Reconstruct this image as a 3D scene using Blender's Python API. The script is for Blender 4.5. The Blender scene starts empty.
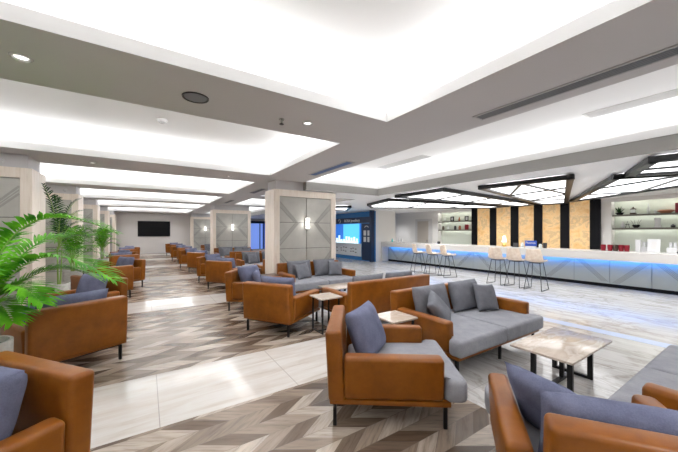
import bpy, bmesh, math, random
from mathutils import Vector, Matrix, Euler, noise

C = bpy.context.scene.collection
S = bpy.context.scene
R = math.radians
PI = math.pi

# ------------------------------------------------------------------ camera, world, light, exposure
cam_d = bpy.data.cameras.new('camera')
cam_d.sensor_width = 36.0
cam_d.lens = 297.715 * 36.0 / 678.0
cam_d.shift_y = 5.9 / 678.0
cam_d.clip_start = 0.02
cam = bpy.data.objects.new('camera', cam_d)
cam.location = (0, 0, 1.6)
cam.rotation_euler = (PI / 2, 0, -0.57436)
C.objects.link(cam)
S.camera = cam

w = bpy.data.worlds.new('world')
S.world = w
w.use_nodes = True
w.node_tree.nodes['Background'].inputs[0].default_value = (0.8, 0.85, 1, 1)
w.node_tree.nodes['Background'].inputs[1].default_value = 0.2

S.view_settings.view_transform = 'Standard'
S.view_settings.look = 'None'
S.view_settings.gamma = 1
S.view_settings.use_curve_mapping = False
S.view_settings.exposure = 0.66
S.cycles.use_denoising = True
S.cycles.max_bounces = 10
S.cycles.diffuse_bounces = 7
S.cycles.glossy_bounces = 4
S.cycles.sample_clamp_indirect = 6

COVE_W = 4.3          # watts per metre of cove strip
COVE_COL = (0.96, 0.98, 1.0)
BAYS_L = [(-4.55, -1.4), (-0.3, 2.85), (3.95, 7.12), (8.32, 11.42), (12.5, 15.6), (16.7, 19.85), (20.95, 24.6)]
BAYS_R = [(-3.2, 7.45), (8.7, 11.42), (12.5, 15.6), (16.7, 24.6)]
XL0, XL1 = -3.0, 2.57
XR0, XR1 = 3.72, 6.34


def area_light(loc, sx, sy, power, col, rot=(0, 0, 0)):
    d = bpy.data.lights.new('cove_light', 'AREA')
    d.shape = 'RECTANGLE'
    d.size = sx
    d.size_y = sy
    d.energy = power
    d.color = col
    o = bpy.data.objects.new('cove_light', d)
    o.location = loc
    o.rotation_euler = rot
    C.objects.link(o)
    return o


def cove(x0, x1, y0, y1, k=1.0, east=True):
    # led strips lying on the ledge behind the lip, shining up and inwards
    z, g, t = 3.16, 0.11, 0.1
    lx, ly = x1 - x0, y1 - y0
    area_light((x0 + lx / 2, y0 - g, z), lx, t, lx * COVE_W * k, COVE_COL, (PI - R(25), 0, 0))
    area_light((x0 + lx / 2, y1 + g, z), lx, t, lx * COVE_W * k, COVE_COL, (PI + R(25), 0, 0))
    area_light((x0 - g, y0 + ly / 2, z), t, ly, ly * COVE_W * k, COVE_COL, (0, PI + R(25), 0))
    area_light((x1 + g, y0 + ly / 2, z), t, ly, ly * COVE_W * k, COVE_COL, (0, PI - R(25), 0))


for b in BAYS_L:
    cove(XL0, XL1, b[0], b[1])
for b in BAYS_R:
    cove(XR0, XR1, b[0], b[1], 0.72)
# blue led strip under the overhang of the bar
area_light((11.09, 4.9, 0.79), 0.02, 14.6, 36, (0.0, 0.25, 1.0), (0, R(-90), 0))


def spot(x, y, z, power, ang=130, col=(0.985, 0.985, 1.0)):  # beams of the fitted downlights, and added fill spots
    d = bpy.data.lights.new('downlight_and_fill', 'SPOT')
    d.energy = power
    d.color = col
    d.spot_size = R(ang)
    d.spot_blend = 1.0
    d.shadow_soft_size = 0.12
    o = bpy.data.objects.new('downlight_and_fill', d)
    o.location = (x, y, z)
    C.objects.link(o)


SPOT_W = 76.0
for sy in (-0.85, 3.4, 7.75, 12.0, 16.2, 20.4, 24.9):  # at the beam downlights, with unfitted ones added as fill
    for sx_ in (-0.9, 1.73):
        spot(sx_, sy, 2.97, SPOT_W)
for sy in (-1.2, 2.83, 5.7, 11.4):  # extra spots along the long beam, added for fill
    spot(3.38 if sy < 9 else 4.6, sy, 2.97, SPOT_W)
for sx_, sy in ((7.6, -1.0), (7.6, 3.4), (8.5, 6.4), (10.2, 1.4), (10.2, 8.9), (6.9, 11.6)):  # added fill spots over the bar, without fittings
    spot(sx_, sy, 2.6 if sx_ > 7 else 2.74, SPOT_W * 0.95)
for sy in (1.0, 4.4, 7.6, 10.6, 13.6):  # added fill behind the bar, brightens its back wall
    spot(12.5, sy, 2.62 if sy < 8 else 2.74, SPOT_W * (0.8 if sy < 10 else 1.6))


# ------------------------------------------------------------------ materials
def mat(name, col=(0.8, 0.8, 0.8), rough=0.5, metal=0.0, spec=0.5, emit=None, estr=0.0):
    m = bpy.data.materials.new(name)
    m.use_nodes = True
    b = m.node_tree.nodes['Principled BSDF']
    b.inputs['Base Color'].default_value = (*col, 1)
    b.inputs['Roughness'].default_value = rough
    b.inputs['Metallic'].default_value = metal
    b.inputs['Specular IOR Level'].default_value = spec
    if emit:
        b.inputs['Emission Color'].default_value = (*emit, 1)
        b.inputs['Emission Strength'].default_value = estr
    return m


class NT:
    def __init__(s, m):
        s.t = m.node_tree
        s.b = s.t.nodes['Principled BSDF']

    def n(s, kind, **kw):
        x = s.t.nodes.new(kind)
        for k, v in kw.items():
            setattr(x, k, v)
        return x

    def link(s, a, b):
        s.t.links.new(a, b)

    def val(s, sock, v):
        if isinstance(v, (int, float)):
            sock.default_value = v
        elif isinstance(v, tuple):
            sock.default_value = v
        else:
            s.link(v, sock)

    def math(s, op, a, b=0.0, c=None):
        x = s.n('ShaderNodeMath', operation=op)
        s.val(x.inputs[0], a)
        s.val(x.inputs[1], b)
        if c is not None:
            s.val(x.inputs[2], c)
        return x.outputs[0]

    def noise(s, vec, scale, detail=4, rough=0.55, dist=0.0):
        x = s.n('ShaderNodeTexNoise')
        if vec is not None:
            s.link(vec, x.inputs['Vector'])
        x.inputs['Scale'].default_value = scale
        x.inputs['Detail'].default_value = detail
        x.inputs['Roughness'].default_value = rough
        x.inputs['Distortion'].default_value = dist
        return x.outputs['Fac']

    def ramp(s, fac, stops):
        x = s.n('ShaderNodeValToRGB')
        s.link(fac, x.inputs[0])
        el = x.color_ramp.elements
        while len(el) < len(stops):
            el.new(0.5)
        for e, (p, c) in zip(el, stops):
            e.position = p
            e.color = (*c, 1)
        return x.outputs[0]

    def mix(s, fac, a, b, mode='MIX'):
        x = s.n('ShaderNodeMix', data_type='RGBA', blend_type=mode)
        s.val(x.inputs[0], fac)
        for i, v in ((6, a), (7, b)):
            if isinstance(v, tuple):
                x.inputs[i].default_value = (*v, 1)
            else:
                s.link(v, x.inputs[i])
        return x.outputs[2]

    def comb(s, x, y, z):
        c = s.n('ShaderNodeCombineXYZ')
        for i, v in enumerate((x, y, z)):
            s.val(c.inputs[i], v)
        return c.outputs[0]

    def mapping(s, vec, scale=(1, 1, 1), rot=(0, 0, 0)):
        x = s.n('ShaderNodeMapping')
        s.link(vec, x.inputs[0])
        x.inputs['Scale'].default_value = scale
        x.inputs['Rotation'].default_value = rot
        return x.outputs[0]

    def bump(s, h, strength, dist=0.01):
        x = s.n('ShaderNodeBump')
        x.inputs['Strength'].default_value = strength
        x.inputs['Distance'].default_value = dist
        s.link(h, x.inputs['Height'])
        s.link(x.outputs[0], s.b.inputs['Normal'])

    def obj(s):
        return s.n('ShaderNodeTexCoord').outputs['Object']

    def pos(s):
        return s.n('ShaderNodeNewGeometry').outputs['Position']


M = {}
M['white_paint'] = mat('white_paint', (0.86, 0.855, 0.845), 0.7)
M['lip_paint'] = mat('lip_paint', (0.78, 0.775, 0.77), 0.6)
M['grey_paint'] = mat('grey_paint', (0.60, 0.585, 0.585), 0.6)
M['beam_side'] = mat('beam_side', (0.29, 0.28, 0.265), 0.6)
M['bar_ceiling'] = mat('bar_ceiling', (0.88, 0.88, 0.88), 0.6)
M['wall_paint'] = mat('wall_paint', (0.62, 0.595, 0.575), 0.7)
M['vent_reflection_blue'] = mat('vent_reflection_blue', (0.10, 0.20, 0.45), 0.4)  # blue reflection put into the louvre colour
M['wall_white'] = mat('wall_white', (0.78, 0.76, 0.73), 0.6)
M['black_metal'] = mat('black_metal', (0.012, 0.012, 0.013), 0.35, 0.4)
M['black_panel'] = mat('black_panel', (0.008, 0.008, 0.010), 0.5, spec=0.12)
M['charcoal'] = mat('charcoal', (0.055, 0.055, 0.06), 0.4, 0.3)
M['dark_vent'] = mat('dark_vent', (0.20, 0.21, 0.23), 0.5)
M['vent_rim'] = mat('vent_rim', (0.5, 0.5, 0.5), 0.5)
M['grille_white'] = mat('grille_white', (0.62, 0.61, 0.6), 0.5)
M['screen'] = mat('screen', (0.004, 0.004, 0.005), 0.4, spec=0.15)
M['steel'] = mat('steel', (0.6, 0.6, 0.6), 0.25, 1.0)
M['gold'] = mat('gold', (0.75, 0.48, 0.15), 0.3, 1.0)
M['lamp_white'] = mat('lamp_white', (0.92, 0.9, 0.9), 0.5, emit=(1, 0.97, 0.92), estr=1.3)
M['downlight_glow'] = mat('downlight_glow', (0.92, 0.9, 0.9), 0.5, emit=(1, 0.98, 0.95), estr=1.6)
M['diffuser'] = mat('diffuser', (0.92, 0.9, 0.9), 0.5, emit=(0.97, 0.985, 1.0), estr=1.7)
M['shelf_light'] = mat('shelf_light', (0.92, 0.9, 0.9), 0.5, emit=(1, 1, 0.95), estr=7)
M['niche_back'] = mat('niche_back', (0.58, 0.62, 0.54), 0.35)
M['shelf_wood'] = mat('shelf_wood', (0.16, 0.15, 0.12), 0.4)
M['corian'] = mat('corian', (0.64, 0.615, 0.585), 0.25)
M['bar_panel'] = mat('bar_panel', (0.37, 0.385, 0.345), 0.4)
M['groove_dark'] = mat('groove_dark', (0.10, 0.10, 0.095), 0.5)
M['bar_inlay'] = mat('bar_inlay', (0.15, 0.155, 0.145), 0.4)
M['panel_band'] = mat('panel_band', (0.34, 0.33, 0.305), 0.45)
M['red'] = mat('red', (0.24, 0.008, 0.02), 0.35)
M['white_gloss'] = mat('white_gloss', (0.66, 0.66, 0.665), 0.25)
M['sign_blue'] = mat('sign_blue', (0.015, 0.07, 0.42), 0.4)
M['navy'] = mat('navy', (0.003, 0.018, 0.06), 0.3)
M['shop_blue'] = mat('shop_blue', (0.012, 0.14, 0.38), 0.3)
M['shop_glow'] = mat('shop_glow', (0.02, 0.1, 0.3), 0.3, emit=(0.10, 0.55, 0.95), estr=0.8)
M['shop_glow_deep'] = mat('shop_glow_deep', (0.02, 0.1, 0.3), 0.3, emit=(0.015, 0.13, 0.55), estr=0.7)
M['jewel_white'] = mat('jewel_white', (0.85, 0.88, 0.9), 0.3, emit=(0.75, 0.95, 1.0), estr=0.55)
M['shop_white'] = mat('shop_white', (0.62, 0.64, 0.66), 0.4)
M['sky_blue'] = mat('sky_blue', (0.2, 0.3, 0.7), 0.3, emit=(0.16, 0.27, 0.72), estr=0.55)
M['deep_blue'] = mat('deep_blue', (0.02, 0.06, 0.3), 0.3, emit=(0.015, 0.06, 0.36), estr=0.5)
M['teal'] = mat('teal', (0.08, 0.5, 0.5), 0.3)
M['terracotta'] = mat('terracotta', (0.42, 0.17, 0.09), 0.5)
M['soil'] = mat('soil', (0.05, 0.035, 0.025), 0.9)
M['reflection_blue'] = mat('reflection_blue', (0.55, 0.65, 0.88), 0.15)
M['walnut'] = mat('walnut', (0.06, 0.035, 0.025), 0.35)
M['stool_leg'] = mat('stool_leg', (0.02, 0.02, 0.022), 0.35, 0.5)
M['door_beige'] = mat('door_beige', (0.52, 0.47, 0.41), 0.5)
M['bottle_clear'] = mat('bottle_clear', (0.7, 0.74, 0.72), 0.1)


def leather():
    m = mat('tan_leather', rough=0.36, spec=0.38)
    t = NT(m)
    o = t.obj()
    f = t.noise(o, 5, 6, 0.62)
    c = t.ramp(f, [(0.3, (0.185, 0.054, 0.004)), (0.55, (0.26, 0.081, 0.0065)), (0.75, (0.315, 0.107, 0.011))])
    t.link(c, t.b.inputs['Base Color'])
    t.bump(t.noise(o, 260, 3), 0.12, 0.002)
    return m


M['leather'] = leather()


def fabric(name, a, b):
    m = mat(name, rough=0.92, spec=0.15)
    t = NT(m)
    o = t.obj()
    f = t.noise(o, 7, 5, 0.6)
    f2 = t.noise(t.mapping(o, (1, 1, 1)), 160, 2)
    c = t.ramp(f, [(0.3, a), (0.7, b)])
    c = t.mix(0.35, c, t.ramp(f2, [(0.3, a), (0.7, b)]))
    t.link(c, t.b.inputs['Base Color'])
    h = t.math('ADD', t.math('MULTIPLY', t.noise(o, 9, 3), 1.0), t.math('MULTIPLY', f2, 0.06))
    t.bump(h, 0.35, 0.03)
    return m


M['fabric'] = fabric('grey_fabric', (0.25, 0.255, 0.285), (0.36, 0.365, 0.395))
M['fabric_blue'] = fabric('blue_grey_fabric', (0.115, 0.125, 0.20), (0.20, 0.215, 0.31))
M['fabric_grey'] = fabric('dark_grey_fabric', (0.135, 0.14, 0.16), (0.215, 0.22, 0.245))
M['seam'] = mat('seam', (0.09, 0.095, 0.12), 0.9)


def oak():
    m = mat('washed_oak', rough=0.5)
    t = NT(m)
    o = t.obj()
    f = t.noise(t.mapping(o, (14, 14, 0.9)), 2.2, 6, 0.6, 0.5)
    c = t.ramp(f, [(0.25, (0.70, 0.60, 0.50)), (0.5, (0.85, 0.755, 0.655)), (0.75, (0.89, 0.82, 0.74))])
    t.link(c, t.b.inputs['Base Color'])
    return m


M['oak'] = oak()


def stonepanel():
    m = mat('grey_green_panel', rough=0.4)
    t = NT(m)
    f = t.noise(t.mapping(t.obj(), (1, 1, 1)), 3, 5)
    t.link(t.ramp(f, [(0.3, (0.43, 0.42, 0.385)), (0.7, (0.50, 0.49, 0.45))]), t.b.inputs['Base Color'])
    return m


M['panel'] = stonepanel()


def tablemarble():
    m = mat('cream_marble', rough=0.15)
    t = NT(m)
    o = t.obj()
    f = t.noise(t.mapping(o, (1.0, 3.0, 1), (0, 0, R(35))), 2.6, 5, 0.5, 0.8)
    c = t.ramp(f, [(0.34, (0.62, 0.53, 0.45)), (0.5, (0.54, 0.45, 0.37)), (0.56, (0.66, 0.59, 0.52)), (0.72, (0.47, 0.38, 0.31))])
    t.link(c, t.b.inputs['Base Color'])
    return m


M['table_marble'] = tablemarble()


def concrete():
    m = mat('pot_concrete', rough=0.8)
    t = NT(m)
    f = t.noise(t.obj(), 18, 6, 0.65)
    t.link(t.ramp(f, [(0.3, (0.45, 0.44, 0.42)), (0.7, (0.62, 0.61, 0.58))]), t.b.inputs['Base Color'])
    return m


M['concrete'] = concrete()


def leaf(name, a, b):
    m = mat(name, rough=0.45, spec=0.2)
    t = NT(m)
    f = t.noise(t.obj(), 6, 3)
    c = t.ramp(f, [(0.3, a), (0.7, b)])
    t.link(c, t.b.inputs['Base Color'])
    tr = t.n('ShaderNodeBsdfTranslucent')
    t.link(c, tr.inputs[0])
    mx = t.n('ShaderNodeMixShader')
    mx.inputs[0].default_value = 0.25
    out = [x for x in t.t.nodes if x.type == 'OUTPUT_MATERIAL'][0]
    t.link(t.b.outputs[0], mx.inputs[1])
    t.link(tr.outputs[0], mx.inputs[2])
    t.link(mx.outputs[0], out.inputs[0])
    return m


M['leaf'] = leaf('palm_leaf', (0.012, 0.15, 0.008), (0.17, 0.52, 0.02))
M['leaf_dark'] = leaf('dark_leaf', (0.008, 0.035, 0.010), (0.03, 0.10, 0.02))
M['stem'] = mat('stem', (0.22, 0.36, 0.07), 0.5)


def onyx():
    m = mat('backlit_onyx', (0.3, 0.2, 0.1), rough=0.25)
    t = NT(m)
    p = t.pos()
    f = t.noise(t.mapping(p, (1, 1.0, 1.0)), 2.2, 10, 0.74, 0.5)
    c = t.ramp(f, [(0.25, (0.46, 0.24, 0.085)), (0.40, (0.74, 0.45, 0.19)), (0.50, (0.82, 0.56, 0.28)), (0.555, (0.58, 0.40, 0.22)), (0.61, (0.80, 0.53, 0.25)), (0.78, (0.90, 0.72, 0.45))])
    t.link(c, t.b.inputs['Base Color'])
    t.link(c, t.b.inputs['Emission Color'])
    t.b.inputs['Emission Strength'].default_value = 0.16
    return m


M['onyx'] = onyx()


def stool_fab():
    m = mat('stool_shell', rough=0.75)
    t = NT(m)
    f = t.noise(t.obj(), 14, 5)
    t.link(t.ramp(f, [(0.3, (0.66, 0.52, 0.41)), (0.7, (0.80, 0.69, 0.58))]), t.b.inputs['Base Color'])
    return m


M['stool'] = stool_fab()


def floor_mat():
    m = mat('floor_stone', rough=0.16, spec=0.5)
    t = NT(m)
    sx = t.n('ShaderNodeSeparateXYZ')
    p = t.pos()
    t.link(p, sx.inputs[0])
    x, y = sx.outputs[0], sx.outputs[1]
    # chevron
    WY, SL, PX = 0.175, 1.54, 0.23
    yr = t.math('DIVIDE', y, WY)
    row = t.math('FLOOR', yr)
    fy = t.math('SUBTRACT', yr, row)
    sgn = t.math('SUBTRACT', t.math('MULTIPLY', t.math('FLOORED_MODULO', row, 2.0), 2.0), 1.0)
    sh = t.math('MULTIPLY', t.math('MULTIPLY', t.math('SUBTRACT', fy, 0.5), WY * SL), sgn)
    xs = t.math('DIVIDE', t.math('ADD', x, sh), PX)
    pl = t.math('FLOOR', xs)
    fx = t.math('SUBTRACT', xs, pl)
    wn = t.n('ShaderNodeTexWhiteNoise', noise_dimensions='3D')
    t.link(t.comb(row, pl, 3.0), wn.inputs['Vector'])
    rnd = wn.outputs['Value']
    ua = t.math('ADD', t.math('MULTIPLY', t.math('MULTIPLY', x, sgn), -SL), y)
    va = t.math('ADD', x, t.math('MULTIPLY', t.math('MULTIPLY', y, sgn), SL))
    gv = t.comb(t.math('MULTIPLY', ua, 1.0), t.math('MULTIPLY', va, 9.0), t.math('MULTIPLY', rnd, 40.0))
    gr = t.noise(gv, 2.2, 5, 0.6, 0.4)
    base = t.ramp(rnd, [(0.0, (0.09, 0.058, 0.038)), (0.22, (0.15, 0.105, 0.074)), (0.45, (0.24, 0.182, 0.138)), (0.7, (0.33, 0.262, 0.206)), (1.0, (0.52, 0.445, 0.37))])
    grain = t.ramp(gr, [(0.3, (0.64, 0.62, 0.60)), (0.5, (1.0, 1.0, 1.0)), (0.7, (1.2, 1.2, 1.2))])
    chev = t.mix(1.0, base, grain, 'MULTIPLY')
    edge = t.math('MINIMUM', t.math('MINIMUM', fx, t.math('SUBTRACT', 1.0, fx)), t.math('MULTIPLY', t.math('MINIMUM', fy, t.math('SUBTRACT', 1.0, fy)), 0.9))
    chev = t.mix(t.math('LESS_THAN', edge, 0.009), chev, (0.2, 0.16, 0.13))
    # cross bands of cream marble
    bandm = t.math('LESS_THAN', t.math('FLOORED_MODULO', t.math('SUBTRACT', y, 2.84), 4.26), 1.08)
    nb = t.noise(t.mapping(p, (0.7, 5.5, 1), (0, 0, R(-8))), 1.7, 6, 0.6, 0.7)
    band = t.ramp(nb, [(0.25, (0.47, 0.41, 0.35)), (0.42, (0.62, 0.575, 0.53)), (0.6, (0.70, 0.68, 0.65)), (0.8, (0.58, 0.53, 0.475))])
    jx = t.math('FLOORED_MODULO', t.math('ADD', x, -0.09), 1.24)
    band = t.mix(t.math('LESS_THAN', jx, 0.008), band, (0.4, 0.37, 0.34))
    # grey-white marble on the bar side, streaks along y
    nm = t.noise(t.mapping(p, (5.0, 0.55, 1), (0, 0, R(4))), 1.5, 7, 0.65, 0.8)
    nm2 = t.noise(t.mapping(p, (1.6, 1.0, 1), (0, 0, R(50))), 0.9, 6, 0.6, 1.6)
    mar = t.ramp(nm, [(0.25, (0.36, 0.345, 0.33)), (0.42, (0.53, 0.515, 0.50)), (0.58, (0.65, 0.64, 0.63)), (0.8, (0.53, 0.505, 0.48))])
    vein = t.ramp(nm2, [(0.46, (1, 1, 1)), (0.5, (0.66, 0.61, 0.56)), (0.54, (1, 1, 1))])
    mar = t.mix(0.7, mar, vein, 'MULTIPLY')
    j1 = t.math('FLOORED_MODULO', x, 0.9)
    j2 = t.math('FLOORED_MODULO', y, 1.8)
    jj = t.math('MINIMUM', j1, j2)
    mar = t.mix(t.math('LESS_THAN', jj, 0.006), mar, (0.42, 0.41, 0.4))
    c = t.mix(bandm, chev, band)
    c = t.mix(t.math('GREATER_THAN', x, 2.57), c, mar)
    t.link(c, t.b.inputs['Base Color'])
    polished = t.math('MAXIMUM', bandm, t.math('GREATER_THAN', x, 2.57))
    t.link(t.math('SUBTRACT', 0.26, t.math('MULTIPLY', polished, 0.16)), t.b.inputs['Roughness'])
    return m


M['floor'] = floor_mat()


# ------------------------------------------------------------------ mesh helpers
class MB:
    def __init__(s):
        s.bm = bmesh.new()

    def _add(s, verts, faces, mtx=None):
        vs = [s.bm.verts.new(mtx @ Vector(v) if mtx else v) for v in verts]
        out = []
        for f in faces:
            try:
                out.append(s.bm.faces.new([vs[i] for i in f]))
            except ValueError:
                pass
        return vs, out

    def box(s, x0, x1, y0, y1, z0, z1, bev=0.0, seg=2, mtx=None):
        v = [(x, y, z) for x in (x0, x1) for y in (y0, y1) for z in (z0, z1)]
        f = [(0, 1, 3, 2), (4, 6, 7, 5), (0, 4, 5, 1), (2, 3, 7, 6), (0, 2, 6, 4), (1, 5, 7, 3)]
        vs, fs = s._add(v, f, mtx)
        if bev:
            es = set(e for fc in fs for e in fc.edges)
            bmesh.ops.bevel(s.bm, geom=list(es), offset=bev, segments=seg, profile=0.5, affect='EDGES')
        return s

    def prism(s, pts, z0, z1, bev=0.0, seg=3, mtx=None):
        n = len(pts)
        v = [(p[0], p[1], z0) for p in pts] + [(p[0], p[1], z1) for p in pts]
        f = [tuple(reversed(range(n))), tuple(range(n, 2 * n))] + [(i, (i + 1) % n, n + (i + 1) % n, n + i) for i in range(n)]
        vs, fs = s._add(v, f, mtx)
        if bev:
            es = set(e for fc in fs for e in fc.edges)
            bmesh.ops.bevel(s.bm, geom=list(es), offset=bev, segments=seg, profile=0.5, affect='EDGES')
        return s

    def tube(s, pts, r, n=8, cap=True):
        pts = [Vector(p) for p in pts]
        rs = r if isinstance(r, (list, tuple)) else [r] * len(pts)
        rings = []
        for i, p in enumerate(pts):
            a = pts[max(i - 1, 0)]
            b = pts[min(i + 1, len(pts) - 1)]
            d = (b - a).normalized()
            u = d.orthogonal().normalized() if i == 0 else (u - d * u.dot(d)).normalized()
            v = d.cross(u)
            rings.append([s.bm.verts.new(p + (u * math.cos(k * 2 * PI / n) + v * math.sin(k * 2 * PI / n)) * rs[i]) for k in range(n)])
        for a, b in zip(rings, rings[1:]):
            for k in range(n):
                s.bm.faces.new((a[k], a[(k + 1) % n], b[(k + 1) % n], b[k]))
        if cap:
            s.bm.faces.new(list(reversed(rings[0])))
            s.bm.faces.new(rings[-1])
        return s

    def lathe(s, prof, n=20, c=(0, 0, 0)):
        rings = []
        for r, z in prof:
            if r < 1e-5:
                rings.append([s.bm.verts.new((c[0], c[1], c[2] + z))])
            else:
                rings.append([s.bm.verts.new((c[0] + r * math.cos(k * 2 * PI / n), c[1] + r * math.sin(k * 2 * PI / n), c[2] + z)) for k in range(n)])
        for a, b in zip(rings, rings[1:]):
            for k in range(n):
                k2 = (k + 1) % n
                if len(a) == 1 and len(b) == 1:
                    continue
                if len(a) == 1:
                    s.bm.faces.new((a[0], b[k2], b[k]))
                elif len(b) == 1:
                    s.bm.faces.new((a[k], a[k2], b[0]))
                else:
                    s.bm.faces.new((a[k], a[k2], b[k2], b[k]))
        return s

    def pillow(s, w, h, t, seed=0, n=16, pinch=0.09):
        # lies in the yz plane, thickness along x, centred
        rng = random.Random(seed)
        ox = Vector((rng.random() * 50, rng.random() * 50, rng.random() * 50))
        side = []
        for sg in (1, -1):
            g = []
            for i in range(n + 1):
                rowv = []
                for j in range(n + 1):
                    a = i / n * 2 - 1
                    b = j / n * 2 - 1
                    y = a * w / 2 * (1 - pinch * (1 - b * b) * abs(a) ** 3)
                    z = b * h / 2 * (1 - pinch * (1 - a * a) * abs(b) ** 3)
                    th = max(0.0, (1 - a ** 4) * (1 - b ** 4)) ** 0.55
                    x = sg * t / 2 * th
                    nz = noise.noise(Vector((y * 5, z * 5, sg * 3)) + ox)
                    x += nz * 0.035 * t * 2.0 * th
                    rowv.append((x, y, z))
                g.append(rowv)
            side.append(g)
        grid = []
        for k, g in enumerate(side):
            gv = [[None] * (n + 1) for _ in range(n + 1)]
            for i in range(n + 1):
                for j in range(n + 1):
                    edge = i in (0, n) or j in (0, n)
                    if k == 1 and edge:
                        gv[i][j] = grid[0][i][j]
                    else:
                        gv[i][j] = s.bm.verts.new(g[i][j])
            grid.append(gv)
            for i in range(n):
                for j in range(n):
                    q = (gv[i][j], gv[i + 1][j], gv[i + 1][j + 1], gv[i][j + 1])
                    s.bm.faces.new(q if k == 0 else tuple(reversed(q)))
        return s

    def mesh(s, name, material, smooth=True, angle=40):
        bmesh.ops.recalc_face_normals(s.bm, faces=s.bm.faces[:])
        me = bpy.data.meshes.new(name)
        s.bm.to_mesh(me)
        s.bm.free()
        for m in (material if isinstance(material, list) else [material]):
            me.materials.append(m)
        if smooth:
            me.polygons.foreach_set('use_smooth', [True] * len(me.polygons))
            me.set_sharp_from_angle(angle=R(angle))
        return me

    def build(s, name, material, parent=None, **kw):
        me = s.mesh(name, material, **kw)
        return link(name, me, parent)


def link(name, me, parent=None, loc=None, rot=None):
    o = bpy.data.objects.new(name, me)
    C.objects.link(o)
    if parent:
        o.parent = parent
    if loc:
        o.location = loc
    if rot:
        o.rotation_euler = rot
    return o


def tag(o, label, cat, group=None):
    o['label'] = label
    o['category'] = cat
    if group:
        o['group'] = group
    return o


def thing(name, label, cat, loc=(0, 0, 0), rotz=0.0, group=None):
    o = bpy.data.objects.new(name, None)
    o.empty_display_size = 0.1
    C.objects.link(o)
    o.location = loc
    o.rotation_euler = (0, 0, rotz)
    return tag(o, label, cat, group)


def struct(o):
    o['kind'] = 'structure'
    return o


def text_mesh(body, size, depth=0.004):
    cu = bpy.data.curves.new('lettering', 'FONT')
    cu.body = body
    cu.size = size
    cu.extrude = depth
    cu.align_x = 'CENTER'
    cu.align_y = 'CENTER'
    o = bpy.data.objects.new('lettering', cu)
    C.objects.link(o)
    bpy.context.view_layer.update()
    dg = bpy.context.evaluated_depsgraph_get()
    me = bpy.data.meshes.new_from_object(o.evaluated_get(dg))
    bpy.data.objects.remove(o)
    return me


# ------------------------------------------------------------------ setting: floor, walls, ceiling
X0, X1, Y0, Y1 = -3.6, 13.6, -5.0, 26.2
struct(MB().box(X0 - 0.2, X1 + 0.6, Y0 - 0.2, Y1 + 0.2, -0.1, 0).build('floor', M['floor'], smooth=False))
struct(MB().box(6.02, 6.26, -2.0, 2.75, -0.01, 0.003).build('blue_reflection_strip', M['reflection_blue'], smooth=False))  # blue reflection on the floor, painted as a pale strip; no real inlay
struct(MB().box(X0 - 0.15, X0, Y0, Y1, 0, 3.45).build('wall_left', M['wall_paint'], smooth=False))
struct(MB().box(X0, X1, Y1, Y1 + 0.15, 0, 3.45).build('wall_far', M['wall_paint'], smooth=False))
struct(MB().box(X0, X1 + 0.3, Y0 - 0.15, Y0, 0, 3.45).build('wall_near', M['wall_paint'], smooth=False))
struct(MB().box(X0, X1, Y1 - 0.02, Y1 + 0.01, 0, 0.09).build('baseboard_far', M['grey_paint'], smooth=False))


def holes(mb, bx, by, rects, z0, z1):
    xs = sorted(set([bx[0], bx[1]] + [r[0] for r in rects] + [r[1] for r in rects]))
    ys = sorted(set([by[0], by[1]] + [r[2] for r in rects] + [r[3] for r in rects]))
    for j in range(len(ys) - 1):
        run = None
        for i in range(len(xs)):
            inside = False
            if i < len(xs) - 1:
                cx, cy = (xs[i] + xs[i + 1]) / 2, (ys[j] + ys[j + 1]) / 2
                inside = not any(r[0] < cx < r[1] and r[2] < cy < r[3] for r in rects)
            if inside and run is None:
                run = xs[i]
            if not inside and run is not None:
                mb.box(run, xs[i], ys[j], ys[j + 1], z0, z1)
                run = None


rects = [(XL0, XL1, a, b) for a, b in BAYS_L] + [(XR0, XR1 + 0.001, a, b) for a, b in BAYS_R]
mb = MB()
holes(mb, (X0, XR1), (Y0, Y1), rects, 3.0, 3.12)
# bar-side lower ceiling and dropped cross beam
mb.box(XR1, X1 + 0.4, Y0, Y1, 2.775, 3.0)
mb.box(XR1, X1 + 0.4, Y0, Y1, 3.0, 3.12)
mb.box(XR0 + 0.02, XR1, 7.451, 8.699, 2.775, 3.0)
me = mb.mesh('ceiling_soffit', [M['grey_paint'], M['lip_paint'], M['bar_ceiling'], M['beam_side']], smooth=False)
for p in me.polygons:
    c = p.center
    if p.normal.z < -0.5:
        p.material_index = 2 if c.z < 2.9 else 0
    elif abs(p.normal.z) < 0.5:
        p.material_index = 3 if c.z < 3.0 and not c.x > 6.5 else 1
me_o = link('ceiling', me)
struct(me_o)
# lip above the bar beam, so that the beam face stays grey below 3.0
struct(MB().box(XR1 - 0.012, XR1, -3.2, 7.45, 3.0, 3.121).build('trim_2', M['lip_paint'], smooth=False))
mb = MB()
G = 0.22
holes(mb, (X0, 7.4), (Y0, Y1), [(r[0] - G, r[1] + G, r[2] - G, r[3] + G) for r in rects], 3.12, 3.45)
mb.box(X0, 7.4, Y0, Y1, 3.45, 3.55)
struct(mb.build('ceiling', M['white_paint'], smooth=False))

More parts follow.
